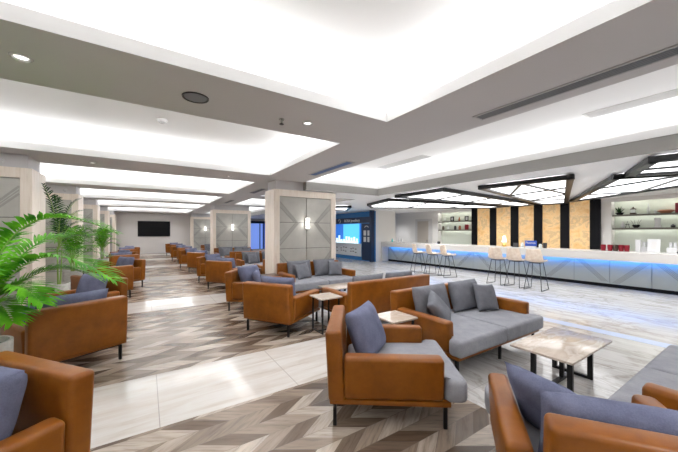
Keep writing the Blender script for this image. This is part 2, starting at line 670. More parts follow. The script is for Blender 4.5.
# right-hand wall of the bar with recessed shelves, onyx and black panels
WX = 13.6
mb = MB()
mb.box(WX, WX + 0.5, 10.9, Y1, 0, 2.9)                 # wall beyond the left niche
mb.box(WX, WX + 0.5, 8.82, 10.9, 2.68, 2.9)
mb.box(WX, WX + 0.03, 8.82, 10.9, 2.64, 2.68)
mb.box(WX, WX + 0.03, -3.0, 3.55, 2.64, 2.68)
mb.box(WX, WX + 0.5, 3.55, 8.82, 0, 2.9)
mb.box(WX, WX + 0.5, -3.0, 3.55, 2.68, 2.9)
mb.box(WX, WX + 0.5, Y0, -3.0, 0, 2.9)
mb.box(WX + 0.33, WX + 0.5, -3.0, 10.9, 0, 2.9)
struct(mb.build('wall_right', M['wall_white'], smooth=False))
struct(MB().box(WX + 0.32, WX + 0.33, -3.0, 3.55, 0, 2.68).build('trim_3', M['niche_back'], smooth=False))
struct(MB().box(WX + 0.32, WX + 0.33, 8.82, 10.9, 0, 2.68).build('trim_4', M['niche_back'], smooth=False))
# return wall behind the end of the bar
struct(MB().box(10.37, 11.95, 12.53, 12.66, 0, 2.78).build('wall_return', M['wall_white'], smooth=False))
# door in the right wall
d = thing('door', 'pale door in a grey frame beyond the bar', 'door', (WX, 11.9, 0))
d['kind'] = 'structure'
d.name = 'door_1'
MB().box(-0.04, 0, -0.62, 0.62, 0, 2.35).build('door_frame', M['grille_white'], d, smooth=False)
MB().box(-0.055, -0.04, -0.36, 0.44, 0, 2.22).build('door_leaf', M['door_beige'], d, smooth=False)
MB().box(-0.075, -0.055, -0.31, -0.27, 0.95, 1.15, 0.005).build('door_handle', M['steel'], d)

# blue lit shop windows on the far wall, behind the columns
b = thing('window_1', 'lit blue glazing beyond the second column', 'window', (7.9, Y1 - 0.02, 0))
b['kind'] = 'structure'
MB().box(-1.9, 1.9, -0.06, 0, 0, 2.55).build('window_frame', M['navy'], b, smooth=False)
for i, (a, c, mk) in enumerate([(-1.75, -0.75, 'deep_blue'), (-0.6, 0.55, 'sky_blue'), (0.65, 0.85, 'sky_blue'), (0.95, 1.8, 'deep_blue')]):
    MB().box(a, c, -0.08, -0.06, 0.1, 2.35).build('pane', M[mk], b, smooth=False)


# ------------------------------------------------------------------ columns
def column_parts(w, dpt, sconce=True):
    # front face at y=0 looking to -y, x from 0 to w
    fw, top = 0.16, 2.75
    mb = MB()
    mb.box(0, fw, 0, dpt, 0, top, 0.004, 1)
    mb.box(w - fw, w, 0, dpt, 0, top, 0.004, 1)
    mb.box(fw, w - fw, 0, dpt, top - 0.18, top)
    mb.box(fw, w - fw, 0.06, dpt, 0, top - 0.18)
    frame = mb.mesh('frame', M['oak'])
    pb = MB()
    x0, x1 = fw + 0.004, w - fw - 0.004
    xm = (x0 + x1) / 2
    zs = [0.0, 0.42, 1.14, 1.86, 2.565]
    g = 0.006
    for a, b2 in ((x0, xm - g), (xm + g, x1)):
        for z0, z1 in zip(zs, zs[1:]):
            pb.box(a, b2, 0.028, 0.06, z0 + g, z1 - g, 0.004, 1)
    pan = pb.mesh('panel', M['panel'])
    bk = MB().box(x0, x1, 0.045, 0.058, 0, 2.565).mesh('panel_joint', M['groove_dark'], smooth=False)
    db = MB()

    def band(p, q, wd):
        p, q = Vector((p[0], 0, p[1])), Vector((q[0], 0, q[1]))
        dd = (q - p).normalized()
        n = Vector((-dd.z, 0, dd.x)) * wd / 2
        vs = [p + n, q + n, q - n, p - n]
        v = [(a.x, 0.022, a.z) for a in vs] + [(a.x, 0.03, a.z) for a in vs]
        db._add(v, [(3, 2, 1, 0), (4, 5, 6, 7), (0, 1, 5, 4), (1, 2, 6, 5), (2, 3, 7, 6), (3, 0, 4, 7)])
    for off, wd in ((0.0, 0.035), (0.09, 0.035), (0.045, 0.018)):
        band((x0 + 0.01, 2.42 - off * 1.5), (xm - 0.28 - off, 1.87), wd)
        band((x1 - 0.01, 2.42 - off * 1.5), (xm + 0.28 + off, 1.87), wd)
        band((xm - 0.24 - off, 1.85), (x0 + 0.01, 1.24 + off * 1.3), wd)
        band((xm + 0.24 + off, 1.85), (x1 - 0.01, 1.24 + off * 1.3), wd)
        band((x0 + 0.01, 1.03 - off * 1.5), (xm - 0.3 - off, 0.44), wd)
        band((x1 - 0.01, 1.03 - off * 1.5), (xm + 0.3 + off, 0.44), wd)
    dia = db.mesh('diagonal_band', M['panel_band'], smooth=False)
    cap = MB().box(0.07, w - 0.07, 0.07, dpt - 0.05, 2.75, 3.02).mesh('cap', M['grey_paint'], smooth=False)
    return [('frame', frame), ('panel', pan), ('panel_joint', bk), ('diagonal_band', dia), ('cap', cap)]


sc_body = MB().box(-0.055, 0.055, -0.03, 0.022, -0.16, 0.16, 0.006, 1).mesh('back_plate', M['steel'])
mb = MB()
for sg in (1, -1):
    mb._add([(-0.055, -0.075, sg * 0.15), (0.055, -0.075, sg * 0.15), (0.018, -0.075, sg * 0.02), (-0.018, -0.075, sg * 0.02),
             (-0.055, -0.028, sg * 0.15), (0.055, -0.028, sg * 0.15), (0.018, -0.028, sg * 0.02), (-0.018, -0.028, sg * 0.02)],
            [(0, 1, 2, 3), (4, 7, 6, 5), (0, 4, 5, 1), (1, 5, 6, 2), (2, 6, 7, 3), (3, 7, 4, 0)])
mb.box(-0.02, 0.02, -0.07, -0.028, -0.03, 0.03)
sc_glow = mb.mesh('lamp_shade', M['lamp_white'], smooth=False)

COLW = 1.94
cp_r = column_parts(COLW, 0.72)
col_names = {7.57: 'nearest oak-framed column', 16.25: 'second oak-framed column', 24.9: 'farthest oak-framed column'}
for y, nm in col_names.items():
    c = bpy.data.objects.new('column', None)
    C.objects.link(c)
    c.location = (2.845, y, 0)
    c['kind'] = 'structure'
    for n, me in cp_r:
        link(n, me, c)
    s = thing('wall_sconce', 'small lit hourglass wall light on the %s' % nm, 'wall light', (2.845 + COLW / 2, y, 1.84), 0, 'hourglass wall lights on the columns')
    link('back_plate', sc_body, s)
    link('lamp_shade', sc_glow, s)
    pd = bpy.data.lights.new('sconce_light', 'POINT')
    pd.energy = 2.2
    pd.color = (1, 0.97, 0.93)
    pd.shadow_soft_size = 0.05
    po = bpy.data.objects.new('sconce_light', pd)
    po.location = (0, -0.16, 0)
    po.parent = s
    C.objects.link(po)
cp_l = column_parts(1.9, 0.85)
for y in (7.57, 11.95, 16.2, 20.45, 24.7):
    c = bpy.data.objects.new('column', None)
    C.objects.link(c)
    c.location = (-1.74 - 1.9, y, 0)
    c['kind'] = 'structure'
    for n, me in cp_l:
        link(n, me, c)
for y, nm in ((7.57, 'nearest'), (11.95, 'second')):
    o = MB().lathe([(0, -0.03), (0.035, -0.028), (0.045, 0.0), (0, 0.0)], 16).build('smoke_detector', M['white_gloss'])
    o.location = (-2.15 if y < 8 else -2.05, y + 0.069, 2.86)
    o.rotation_euler = (R(90), 0, 0)
    o.rotation_euler = (R(-90), 0, 0)
    tag(o, 'round white detector on the grey cap of the %s left column' % nm, 'detector', 'detectors on the left columns')

# ------------------------------------------------------------------ television
t = thing('television', 'large black flat screen television on the far grey wall', 'television', (0.5, Y1 - 0.005, 1.83))
MB().box(-1.03, 1.03, -0.07, 0, -0.57, 0.57, 0.01).build('screen_case', M['black_panel'], t)
MB().box(-1.0, 1.0, -0.074, -0.069, -0.54, 0.54).build('screen', M['screen'], t, smooth=False)

# ------------------------------------------------------------------ ceiling fittings
CZ = 3.0
dl_rim = MB().lathe([(0.042, 0.0), (0.055, -0.014), (0.068, -0.010), (0.072, 0.0)], 20).mesh('trim_ring', M['white_gloss'])
dl_glow = MB().lathe([(0, -0.002), (0.043, -0.002), (0.043, 0.0), (0, 0.0)], 20).mesh('lens', M['downlight_glow'])
for x, y, d in [(-0.84, 3.38, 'in the nearest grey beam, at the left edge of the picture'), (1.74, 3.43, 'in the nearest grey beam, beside the sprinkler'),
                (-0.91, 7.75, 'in the second grey beam, left of the aisle'), (1.73, 7.75, 'in the second grey beam, close to the nearest column'),
                (-0.93, 12.0, 'in the third grey beam, left of the aisle'), (1.73, 12.0, 'in the third grey beam, right of the aisle')]:
    t = thing('downlight', 'round white recessed downlight ' + d, 'downlight', (x, y, CZ - 0.001), 0, 'downlights in the beams')
    link('trim_ring', dl_rim, t)
    link('lens', dl_glow, t)
t = thing('ceiling_speaker', 'round dark grey loudspeaker set in the nearest grey beam', 'speaker', (0.43, 3.41, CZ - 0.001))
MB().lathe([(0.105, 0), (0.125, -0.012), (0.13, 0)], 28).build('rim', M['charcoal'], t)
MB().lathe([(0, -0.008), (0.106, -0.006), (0.106, 0), (0, 0)], 28).build('grille', M['dark_vent'], t)
t = thing('sprinkler', 'small brass-grey fire sprinkler hanging below the nearest grey beam', 'sprinkler', (1.41, 3.49, CZ))
MB().lathe([(0.035, 0), (0.03, -0.012), (0.012, -0.014), (0.012, -0.05), (0, -0.05)], 14).build('pipe', M['steel'], t)
MB().lathe([(0, -0.062), (0.028, -0.066), (0.028, -0.06), (0, -0.05)], 14).build('deflector', M['charcoal'], t)
t = thing('smoke_alarm', 'white smoke alarm on the bright recess of the second ceiling coffer', 'smoke alarm', (0.22, 5.7, 3.45))
MB().lathe([(0.075, 0), (0.075, -0.02), (0.055, -0.045), (0, -0.05)], 20).build('housing', M['white_gloss'], t)
MB().lathe([(0.03, -0.046), (0.028, -0.065), (0, -0.066)], 14).build('sensor', M['grille_white'], t)


def vent(name, label, x0, x1, y0, y1, z, rimm, slatm, n, group):
    v = thing(name, label, 'air vent', ((x0 + x1) / 2, (y0 + y1) / 2, z), 0, group)
    hx, hy = (x1 - x0) / 2, (y1 - y0) / 2
    mb = MB()
    r = 0.022
    mb.box(-hx, hx, -hy, -hy + r, -0.012, 0)
    mb.box(-hx, hx, hy - r, hy, -0.012, 0)
    mb.box(-hx, -hx + r, -hy + r, hy - r, -0.012, 0)
    mb.box(hx - r, hx, -hy + r, hy - r, -0.012, 0)
    mb.build('frame', rimm, v, smooth=False)
    mb = MB()
    for k in range(n):
        x = -hx + r + (2 * hx - 2 * r) * (k + 0.5) / n
        mb.box(x - 0.008, x + 0.008, -hy + r, hy - r, -0.01, -0.002)
    mb.box(-hx + r, hx - r, -hy + r, hy - r, -0.0015, 0)
    mb.build('louvre', slatm, v, smooth=False)
    return v


gv = 'linear vents in the long grey beam'
vent('linear_vent', 'long dark linear air vent in the grey beam, nearest at upper right', 3.32, 3.52, 0.45, 2.15, CZ, M['vent_rim'], M['dark_vent'], 5, gv)
vent('linear_vent', 'reflection-tinted blue linear air vent in the long beam, right of the nearest column top', 3.32, 3.52, 4.85, 6.5, CZ, M['vent_rim'], M['vent_reflection_blue'], 5, gv)
vent('linear_vent', 'dark linear air vent in the long beam just beyond the nearest column', 3.1, 3.3, 9.4, 10.75, CZ, M['vent_rim'], M['dark_vent'], 5, gv)
vent('linear_vent', 'dark linear air vent in the long beam close to the second column', 3.1, 3.3, 13.5, 15.2, CZ, M['vent_rim'], M['dark_vent'], 5, gv)
gv = 'white air grilles in the right coffer'
vent('air_grille', 'flat white air grille in the right coffer, farther one above the bar', 5.55, 5.85, 4.9, 6.55, 3.45, M['grille_white'], M['grille_white'], 6, gv)
vent('air_grille', 'flat white air grille in the right coffer, nearer one at right edge', 5.75, 6.05, 0.2, 1.85, 3.45, M['grille_white'], M['grille_white'], 6, gv)
del gv

# ------------------------------------------------------------------ hanging light canopies above the bar


def canopy(label, pts, struts, z=2.7):
    cx = sum(p[0] for p in pts) / len(pts)
    cy = sum(p[1] for p in pts) / len(pts)
    t = thing('light_canopy', label, 'ceiling light', (cx, cy, z), 0, 'black framed light canopies over the bar')
    P = [Vector((p[0] - cx, p[1] - cy, 0)) for p in pts]
    n = len(P)

    def bar(a, b, wd, h0, h1):
        d = (b - a)
        L = d.length
        mt = Matrix.Translation(a) @ Matrix.Rotation(math.atan2(d.y, d.x), 4, 'Z')
        return MB().box(-wd / 2, L + wd / 2, -wd / 2, wd / 2, h0, h1, mtx=mt)
    for i in range(n):
        bar(P[i], P[(i + 1) % n], 0.125, -0.045, 0.05).build('frame_bar', M['black_metal'], t, smooth=False)
    MB().prism([(p.x, p.y) for p in P], 0.0, 0.02).build('diffuser', M['diffuser'], t, smooth=False)
    for (i, f, j, g) in struts:
        a = P[i].lerp(P[(i + 1) % n], f)
        b = P[j].lerp(P[(j + 1) % n], g)
        bar(a, b, 0.06, -0.03, 0.0).build('strut', M['black_metal'], t, smooth=False)


canopy('black framed light canopy in the middle, pointing at the lounge, above the stools', [(7.0, 4.29), (7.15, 2.5), (13.2, 4.75), (13.1, 5.5)],
       [(0, 0.5, 1, 0.5), (1, 0.5, 3, 0.3), (1, 0.25, 3, 0.65), (0, 0.5, 3, 0.65), (1, 0.75, 3, 0.3)])
canopy('black framed triangular light canopy in front of the right-hand shelves', [(7.92, 1.99), (12.7, 4.38), (9.33, -0.13)],
       [(0, 0.35, 2, 0.55), (0, 0.6, 1, 0.45), (2, 0.55, 1, 0.45)])
canopy('black framed light canopy at the right edge, nearest the camera', [(6.5, 1.21), (7.75, 1.75), (9.1, -0.35), (7.0, -0.6)],
       [(0, 0.6, 2, 0.5), (1, 0.5, 3, 0.5)])
canopy('long black framed light canopy over the left stools, second from the shop', [(6.55, 6.78), (6.49, 5.04), (12.8, 5.62), (13.2, 6.4)],
       [(1, 0.2, 3, 0.75), (1, 0.45, 3, 0.5), (1, 0.7, 3, 0.25)])
canopy('black framed light canopy over the left end of the bar', [(7.58, 9.48), (7.0, 7.61), (12.9, 6.75), (13.0, 7.6), (8.48, 10.35)],
       [(1, 0.3, 3, 0.7), (1, 0.65, 3, 0.35)])
canopy('small black framed light canopy in front of the blue shop', [(5.4, 12.4), (7.5, 10.7), (8.6, 12.6)], [(0, 0.5, 2, 0.5)])

# ------------------------------------------------------------------ bar back wall panels
ys = [8.81, 8.52, 7.88, 7.58, 6.93, 6.61, 5.99, 5.68, 5.05, 4.76, 4.13, 3.83]
on_names = ['first lit onyx panel from the left-hand shelves', 'second lit onyx panel from the left, behind the gold lamp', 'third lit onyx panel from the left, in the middle of the row',
            'fourth lit onyx panel from the left, right of the blue sign', 'last lit onyx panel, left of the right-hand shelves']
bl_names = ['narrow black panel beside the left-hand shelves', 'black panel between first and second onyx panels', 'black panel between second and third onyx panels',
            'black panel between third and fourth onyx panels', 'black panel between fourth and last onyx panels', 'widest black panel beside the right-hand white pier']
for i in range(len(ys) - 1):
    a, b = ys[i], ys[i + 1]
    if i % 2 == 0:
        o = MB().box(WX - 0.09, WX - 0.002, b, a, 0, 2.765, 0.004, 1).build('black_panel', M['black_panel'])
        tag(o, bl_names[i // 2], 'wall panel', 'black panels behind the bar')
    else:
        o = MB().box(WX - 0.05, WX - 0.002, b + 0.004, a - 0.004, 0.3, 2.76).build('onyx_panel', M['onyx'], smooth=False)
        tag(o, on_names[i // 2], 'wall panel', 'lit onyx panels behind the bar')

for side, y0, y1, zz in (('left-hand', 8.83, 10.88, (1.72, 2.17)), ('right-hand', -2.98, 3.53, (1.74, 2.19))):
    for z, nm in zip(zz, ('lower', 'upper')):
        t = thing('wall_shelf', '%s dark shelf in the lit %s niche behind the bar' % (nm, side), 'shelf', (WX + 0.16, (y0 + y1) / 2, z - 0.035), 0, 'shelves behind the bar')
        hy = (y1 - y0) / 2
        MB().box(-0.16, 0.158, -hy, hy, 0, 0.035).box(-0.16, -0.14, -hy, hy, -0.025, 0).build('board', M['shelf_wood'], t, smooth=False)
        MB().box(0.02, 0.05, -hy + 0.03, hy - 0.03, -0.014, -0.001).build('light_strip', M['shelf_light'], t, smooth=False)
    o = MB().box(WX + 0.05, WX + 0.09, y0 + 0.03, y1 - 0.03, 2.66, 2.678).build('light_strip', M['shelf_light'], smooth=False)
    tag(o, 'lit strip along the top of the %s shelf niche' % side, 'light strip')

# ------------------------------------------------------------------ bar counter
t = thing('bar_counter', 'long white bar counter with grey-green front and blue glow under the top', 'bar counter', (11.0, 5.0, 0))
BX = -0.15
MB().box(BX, 0.75, -7.5, 7.5, 0.80, 1.05, 0.006, 1).build('countertop', M['corian'], t)
MB().box(BX, 0.75, 7.38, 7.5, 0, 0.80).build('end_panel', M['corian'], t, smooth=False)
MB().box(0.27, 0.7, -7.5, 7.38, 0.0, 0.10).build('plinth', M['black_panel'], t, smooth=False)
MB().box(0.262, 0.7, -7.5, 7.38, 0.10, 0.80).build('carcass', M['groove_dark'], t, smooth=False)
y = 3.83 - 0.855 * 7 - 5.0
k = 0
while y < 7.3:
    y1 = min(y + 0.855, 7.38)
    y0 = max(y, -7.5)
    if y1 > y0 + 0.05:
        p = MB().box(0.25, 0.262, y0 + 0.005, y1 - 0.005, 0.10, 0.795).build('front_panel', M['bar_panel'], t, smooth=False)
        if True:
            db = MB()
            for q in range(4):
                ya, za = y1 - 0.06 - 0.045 * q, 0.775
                L = min(0.62, ya - y0 - 0.03)
                if L < 0.05:
                    continue
                aa, bb = Vector((0.248, ya, za)), Vector((0.248, ya - L, za - L))
                if k % 2:
                    aa, bb = Vector((0.248, ya, 0.125)), Vector((0.248, ya - L, 0.125 + L))
                dd = (bb - aa).normalized()
                nn = Vector((0, -dd.z, dd.y)) * 0.005
                v = [aa + nn, bb + nn, bb - nn, aa - nn]
                db._add([tuple(x) for x in v] + [(x.x + 0.003, x.y, x.z) for x in v], [(3, 2, 1, 0), (4, 5, 6, 7), (0, 1, 5, 4), (1, 2, 6, 5), (2, 3, 7, 6), (3, 0, 4, 7)])
            db.build('inlay_lines', M['bar_inlay'], p, smooth=False)
    y += 0.855
    k += 1


# ------------------------------------------------------------------ bar stools
def stool_parts():
    prof = [(0.23, 0.745), (0.21, 0.765), (0.1, 0.765), (-0.05, 0.755), (-0.14, 0.765), (-0.195, 0.82), (-0.22, 0.92), (-0.235, 1.02), (-0.25, 1.12)]
    n = 10
    mb = MB()
    g = []
    for i, (x, z) in enumerate(prof):
        f = i / (len(prof) - 1)
        wd = 0.20 + 0.03 * math.sin(f * PI) - (0.03 * max(0, f - 0.7) / 0.3)
        row = []
        for j in range(n + 1):
            a = j / n * 2 - 1
            up = 0.045 * abs(a) ** 2.5 * (1 if f < 0.55 else 0.2)
            fw = 0.06 * abs(a) ** 2.2 * (1 if f > 0.5 else 0)
            row.append(mb.bm.verts.new((x + fw, a * wd, z + up)))
        g.append(row)
    for i in range(len(prof) - 1):
        for j in range(n):
            mb.bm.faces.new((g[i][j], g[i][j + 1], g[i + 1][j + 1], g[i + 1][j]))
    bmesh.ops.recalc_face_normals(mb.bm, faces=mb.bm.faces[:])
    bmesh.ops.solidify(mb.bm, geom=mb.bm.faces[:], thickness=0.028)
    shell = mb.mesh('seat_shell', M['stool'], angle=70)
    parts = [('seat_shell', shell)]
    for sy in (1, -1):
        for xa, xb in ((0.12, 0.25), (-0.12, -0.25)):
            parts.append(('leg', MB().tube([(xa, sy * 0.13, 0.752), (xb, sy * 0.215, 0.010)], 0.0085, 8).mesh('leg', M['stool_leg'])))
        parts.append(('runner', MB().tube([(0.25, sy * 0.215, 0.010), (-0.25, sy * 0.215, 0.010)], 0.0085, 8).mesh('runner', M['stool_leg'])))
    parts.append(('footrest', MB().tube([(0.205, -0.185, 0.27), (0.205, 0.185, 0.27)], 0.0085, 8).mesh('footrest', M['stool_leg'])))
    parts.append(('under_frame', MB().box(-0.13, 0.13, -0.14, 0.14, 0.735, 0.75).mesh('under_frame', M['stool_leg'], smooth=False)))
    return parts


SP = stool_parts()
for x, y, rz, lb in [(9.1, 3.97, 4, 'rightmost beige bar stool of the near trio, in front of the bar'), (9.12, 4.5, -3, 'middle beige bar stool of the near trio, in front of the bar'),
                     (9.12, 5.06, 2, 'leftmost beige bar stool of the near trio, in front of the bar'), (9.05, 6.85, -24, 'rightmost beige bar stool of the far trio, turned aside'),
                     (9.05, 7.5, -24, 'middle beige bar stool of the far trio, turned aside'), (9.05, 8.2, -26, 'leftmost beige bar stool, nearest the end of the bar')]:
    t = thing('bar_stool', lb, 'bar stool', (x, y, 0.0), R(rz), 'beige bar stools at the bar')
    for n, me in SP:
        link(n, me, t)

# ------------------------------------------------------------------ things on the bar and the shelves
CT = 1.05


def lat(name, label, cat, prof, m, loc, group=None, n=16):
    o = MB().lathe(prof, n).build(name, M[m] if isinstance(m, str) else m)
    o.location = loc
    return tag(o, label, cat, group)


cup_prof = [(0, 0.0), (0.052, 0.0), (0.062, 0.12), (0.058, 0.18), (0.05, 0.18), (0.048, 0.012), (0, 0.012)]
for y, lb in ((3.13, 'leftmost dark red cup of the row on the bar'), (2.98, 'second dark red cup from the left on the bar'), (2.74, 'dark red cup right of the brown cup on the bar'), (2.62, 'rightmost dark red cup of the row on the bar')):
    lat('cup', lb, 'cup', cup_prof, 'red', (11.3, y, CT), 'red cups on the bar')
lat('cup', 'dark brown cup in the middle of the red cups on the bar', 'cup', cup_prof, 'walnut', (11.3, 2.86, CT), None)
o = MB().box(-0.05, 0.05, -0.05, 0.05, 0, 0.33, 0.004, 1).build('menu_holder', M['white_gloss'])
o.location = (11.35, 2.4, CT)
tag(o, 'tall narrow white box standing on the bar right of the red cups', 'box')
t = thing('menu_stand', 'leaning white menu stand on the bar in front of the right-hand shelves', 'menu stand', (11.3, 2.1, CT))
MB().box(-0.06, 0.06, -0.13, 0.13, 0, 0.02, 0.003, 1).build('base', M['white_gloss'], t)
mt = Matrix.Rotation(R(12), 4, 'Y')
MB().box(-0.006, 0.006, -0.12, 0.12, 0.02, 0.36, 0.002, 1, mtx=mt).build('sheet', M['white_gloss'], t)
MB().box(-0.0075, -0.0062, -0.05, 0.04, 0.1, 0.3, mtx=mt).build('print', M['grille_white'], t, smooth=False)
tray = thing('paper_tray', 'low white tray on the bar under the stacked white cups', 'tray', (11.4, 2.02, CT))
MB().box(-0.12, 0.1, -0.34, -0.16, 0, 0.14, 0.006, 1).build('tray_box', M['white_gloss'], tray)
MB().box(0.0, 0.12, 0.17, 0.36, 0, 0.14, 0.006, 1).build('tray_box', M['white_gloss'], tray)
i = 0
for yy in (1.72, 1.8):
    for lev in range(3):
        lat('cup', 'white cup in the stack on the tray at right, %s, %s' % ('right pile' if yy < 1.75 else 'left pile', ('bottom', 'middle', 'top')[lev]), 'cup',
            [(0, 0), (0.026, 0), (0.036, 0.044), (0.031, 0.044), (0.024, 0.006), (0, 0.006)], 'white_gloss', (11.38, yy, CT + 0.141 + lev * 0.045), 'stacked white cups')
for yy in (2.25, 2.32):
    for lev in range(3):
        lat('cup', 'white cup stacked left of the menu stand, %s, %s' % ('right pile' if yy < 2.3 else 'left pile', ('bottom', 'middle', 'top')[lev]), 'cup',
            [(0, 0), (0.026, 0), (0.036, 0.044), (0.031, 0.044), (0.024, 0.006), (0, 0.006)], 'white_gloss', (11.46, yy, CT + 0.141 + lev * 0.045), 'stacked white cups')
lat('bowl', 'small dark dish on the bar at the right edge', 'dish', [(0, 0), (0.03, 0), (0.05, 0.05), (0.043, 0.05), (0.025, 0.01), (0, 0.01)], 'charcoal', (11.15, 1.62, CT))
# gold lamp
t = thing('table_lamp', 'small gold table lamp with white shade on the bar before the onyx', 'lamp', (11.35, 6.05, CT))
MB().lathe([(0, 0), (0.07, 0), (0.075, 0.03), (0.06, 0.09), (0.02, 0.12), (0.012, 0.2), (0, 0.2)], 18).build('base', M['gold'], t)
MB().lathe([(0.085, 0.17), (0.04, 0.40), (0.037, 0.40), (0.082, 0.17)], 18).build('lamp_shade', M['lamp_white'], t)
# blue sign
t = thing('counter_sign', 'rounded blue sign with white lettering standing on the bar', 'sign', (11.25, 5.08, CT), 0)
MB().box(-0.02, 0.02, -0.19, 0.19, 0.055, 0.245, 0.018, 3).build('sign_board', M['sign_blue'], t)
MB().box(-0.05, 0.05, -0.16, 0.16, 0, 0.056, 0.006, 1).build('foot', M['white_gloss'], t)
link('lettering', text_mesh('Phomea', 0.1), t, (-0.022, 0, 0.17), (R(90), 0, R(-90))).data.materials.append(M['white_gloss'])
lat('jar', 'clear jar left of the blue sign on the bar', 'jar', [(0, 0), (0.05, 0), (0.05, 0.12), (0.03, 0.15), (0.03, 0.17), (0, 0.17)], 'bottle_clear', (11.3, 5.38, CT))
lat('jar', 'clear jar right of the blue sign on the bar', 'jar', [(0, 0), (0.05, 0), (0.05, 0.10), (0.035, 0.13), (0.03, 0.14), (0, 0.14)], 'bottle_clear', (11.3, 4.8, CT))
lat('cup', 'dark cup right of the blue sign, at the black panel', 'cup', cup_prof, 'charcoal', (11.3, 4.66, CT))
t = thing('card_reader', 'small black card stand on the bar left of the blue sign', 'card stand', (11.35, 5.64, CT))
MB().box(-0.05, 0.05, -0.1, 0.1, 0, 0.02, 0.004, 1).build('base', M['black_panel'], t)
MB().box(-0.005, 0.005, -0.09, 0.09, 0.02, 0.15, 0.002, 1, mtx=Matrix.Rotation(R(10), 4, 'Y')).build('card', M['charcoal'], t)
for y, mk, lb, h in ((12.1, 'teal', 'teal bottle at the left end of the bar', 0.2), (11.6, 'white_gloss', 'white bottle at the left end of the bar, left of its pair', 0.26), (11.4, 'white_gloss', 'white bottle at the left end of the bar, right of its pair', 0.24)):
    lat('bottle', lb, 'bottle', [(0, 0), (0.045, 0), (0.045, h * 0.6), (0.018, h * 0.8), (0.018, h), (0, h)], mk, (11.3, y, CT))
lat('bowl', 'small dark round pot on the bar before the left-hand white pier', 'pot', [(0, 0), (0.05, 0.0), (0.075, 0.05), (0.06, 0.11), (0.045, 0.11), (0.05, 0.05), (0, 0.03)], 'charcoal', (11.35, 9.05, CT))
# espresso machine like dark block left (behind the far stools): small brown box near the door
SL1, SL2 = 1.722, 2.172
SR1, SR2 = 1.742, 2.192
SXp = WX + 0.1


def pic(y, z, lb, m, wd=0.2, h=0.24):
    t = thing('picture_frame', lb, 'frame', (SXp, y, z))
    mb = MB()
    mb.box(-0.012, 0.012, -wd / 2, -wd / 2 + 0.04, 0, h)
    mb.box(-0.012, 0.012, wd / 2 - 0.04, wd / 2, 0, h)
    mb.box(-0.012, 0.012, -wd / 2 + 0.04, wd / 2 - 0.04, 0, 0.04)
    mb.box(-0.012, 0.012, -wd / 2 + 0.04, wd / 2 - 0.04, h - 0.04, h)
    mb.build('frame', m, t, smooth=False)
    MB().box(-0.004, 0.01, -wd / 2 + 0.041, wd / 2 - 0.041, 0.041, h - 0.041).build('picture', M['white_gloss'], t, smooth=False)


pic(10.05, SL2, 'dark picture frame on the upper left shelf, left of the pair', M['black_panel'])
pic(9.2, SL2, 'dark picture frame on the upper left shelf, right of the pair', M['charcoal'])
vase = [(0, 0), (0.035, 0), (0.06, 0.07), (0.03, 0.14), (0.022, 0.19), (0.03, 0.21), (0.02, 0.21), (0, 0.19)]
jar = [(0, 0), (0.06, 0), (0.065, 0.12), (0.05, 0.17), (0.055, 0.2), (0, 0.2)]
lat('vase', 'small clear vase on the upper left shelf, leftmost', 'vase', vase, 'bottle_clear', (SXp, 10.5, SL2))
lat('vase', 'reddish small vase on the upper left shelf between two frames', 'vase', vase, 'terracotta', (SXp, 9.62, SL2))
lat('jar', 'dark brown jar at the left end of the lower left shelf', 'jar', jar, 'walnut', (SXp, 10.62, SL1))
lat('jar', 'black and white jar in the middle of the lower left shelf', 'jar', jar, 'charcoal', (SXp, 9.87, SL1))
lat('jar', 'brown jar in the middle of the lower left shelf', 'jar', jar, 'terracotta', (SXp, 9.6, SL1))
o = MB().box(-0.05, 0.05, -0.08, 0.08, 0, 0.26, 0.008, 2).build('tin', M['red'])
o.location = (SXp, 9.2, SL1)
tag(o, 'red tin box on the lower left shelf', 'tin')
lat('vase', 'tiny clear bottle on the lower left shelf, second from left', 'bottle', vase, 'bottle_clear', (SXp, 10.3, SL1))
# right niche
t = thing('bowl_plant', 'small green plant in a wide black bowl on the upper right shelf', 'potted plant', (SXp, 3.36, SR2))
MB().lathe([(0, 0), (0.07, 0.0), (0.125, 0.07), (0.115, 0.07), (0.06, 0.02), (0, 0.02)], 20).build('bowl', M['black_panel'], t)
mb = MB()
rng = random.Random(5)
for k in range(26):
    a = rng.random() * 2 * PI
    el = R(30 + 55 * rng.random())
    L = 0.12 + 0.16 * rng.random()
    d = Vector((math.cos(a) * math.cos(el) * 0.5, math.sin(a) * math.cos(el), math.sin(el)))
    b0 = Vector((0, 0, 0.05))
    b1 = b0 + d * L * 0.6
    sd = d.orthogonal().normalized() * 0.022
    tip = b0 + d * L
    mb._add([tuple(b0), tuple(b1 + sd), tuple(tip), tuple(b1 - sd)], [(0, 1, 2, 3)])
mb.build('foliage', M['leaf_dark'], t, smooth=False)
t = thing('lantern', 'small dark red lantern on the upper right shelf', 'lantern', (SXp, 3.02, SR2))
MB().box(-0.07, 0.07, -0.07, 0.07, 0, 0.05, 0.004, 1).build('base', M['walnut'], t)
MB().box(-0.05, 0.05, -0.05, 0.05, 0.05, 0.16, 0.004, 1).build('body', M['bottle_clear'], t)
MB().lathe([(0.08, 0.16), (0.07, 0.18), (0.02, 0.21), (0.015, 0.25), (0, 0.25)], 14).build('roof', M['walnut'], t)
bot = [(0, 0), (0.04, 0), (0.042, 0.16), (0.016, 0.23), (0.016, 0.33), (0, 0.33)]
lat('bottle', 'slim clear bottle on the upper right shelf', 'bottle', bot, 'bottle_clear', (SXp, 2.66, SR2))
lat('glass', 'small clear glass beside the slim bottle on the upper right shelf', 'glass', [(0, 0), (0.03, 0), (0.04, 0.1), (0.036, 0.1), (0.026, 0.008), (0, 0.008)], 'bottle_clear', (SXp, 2.5, SR2))
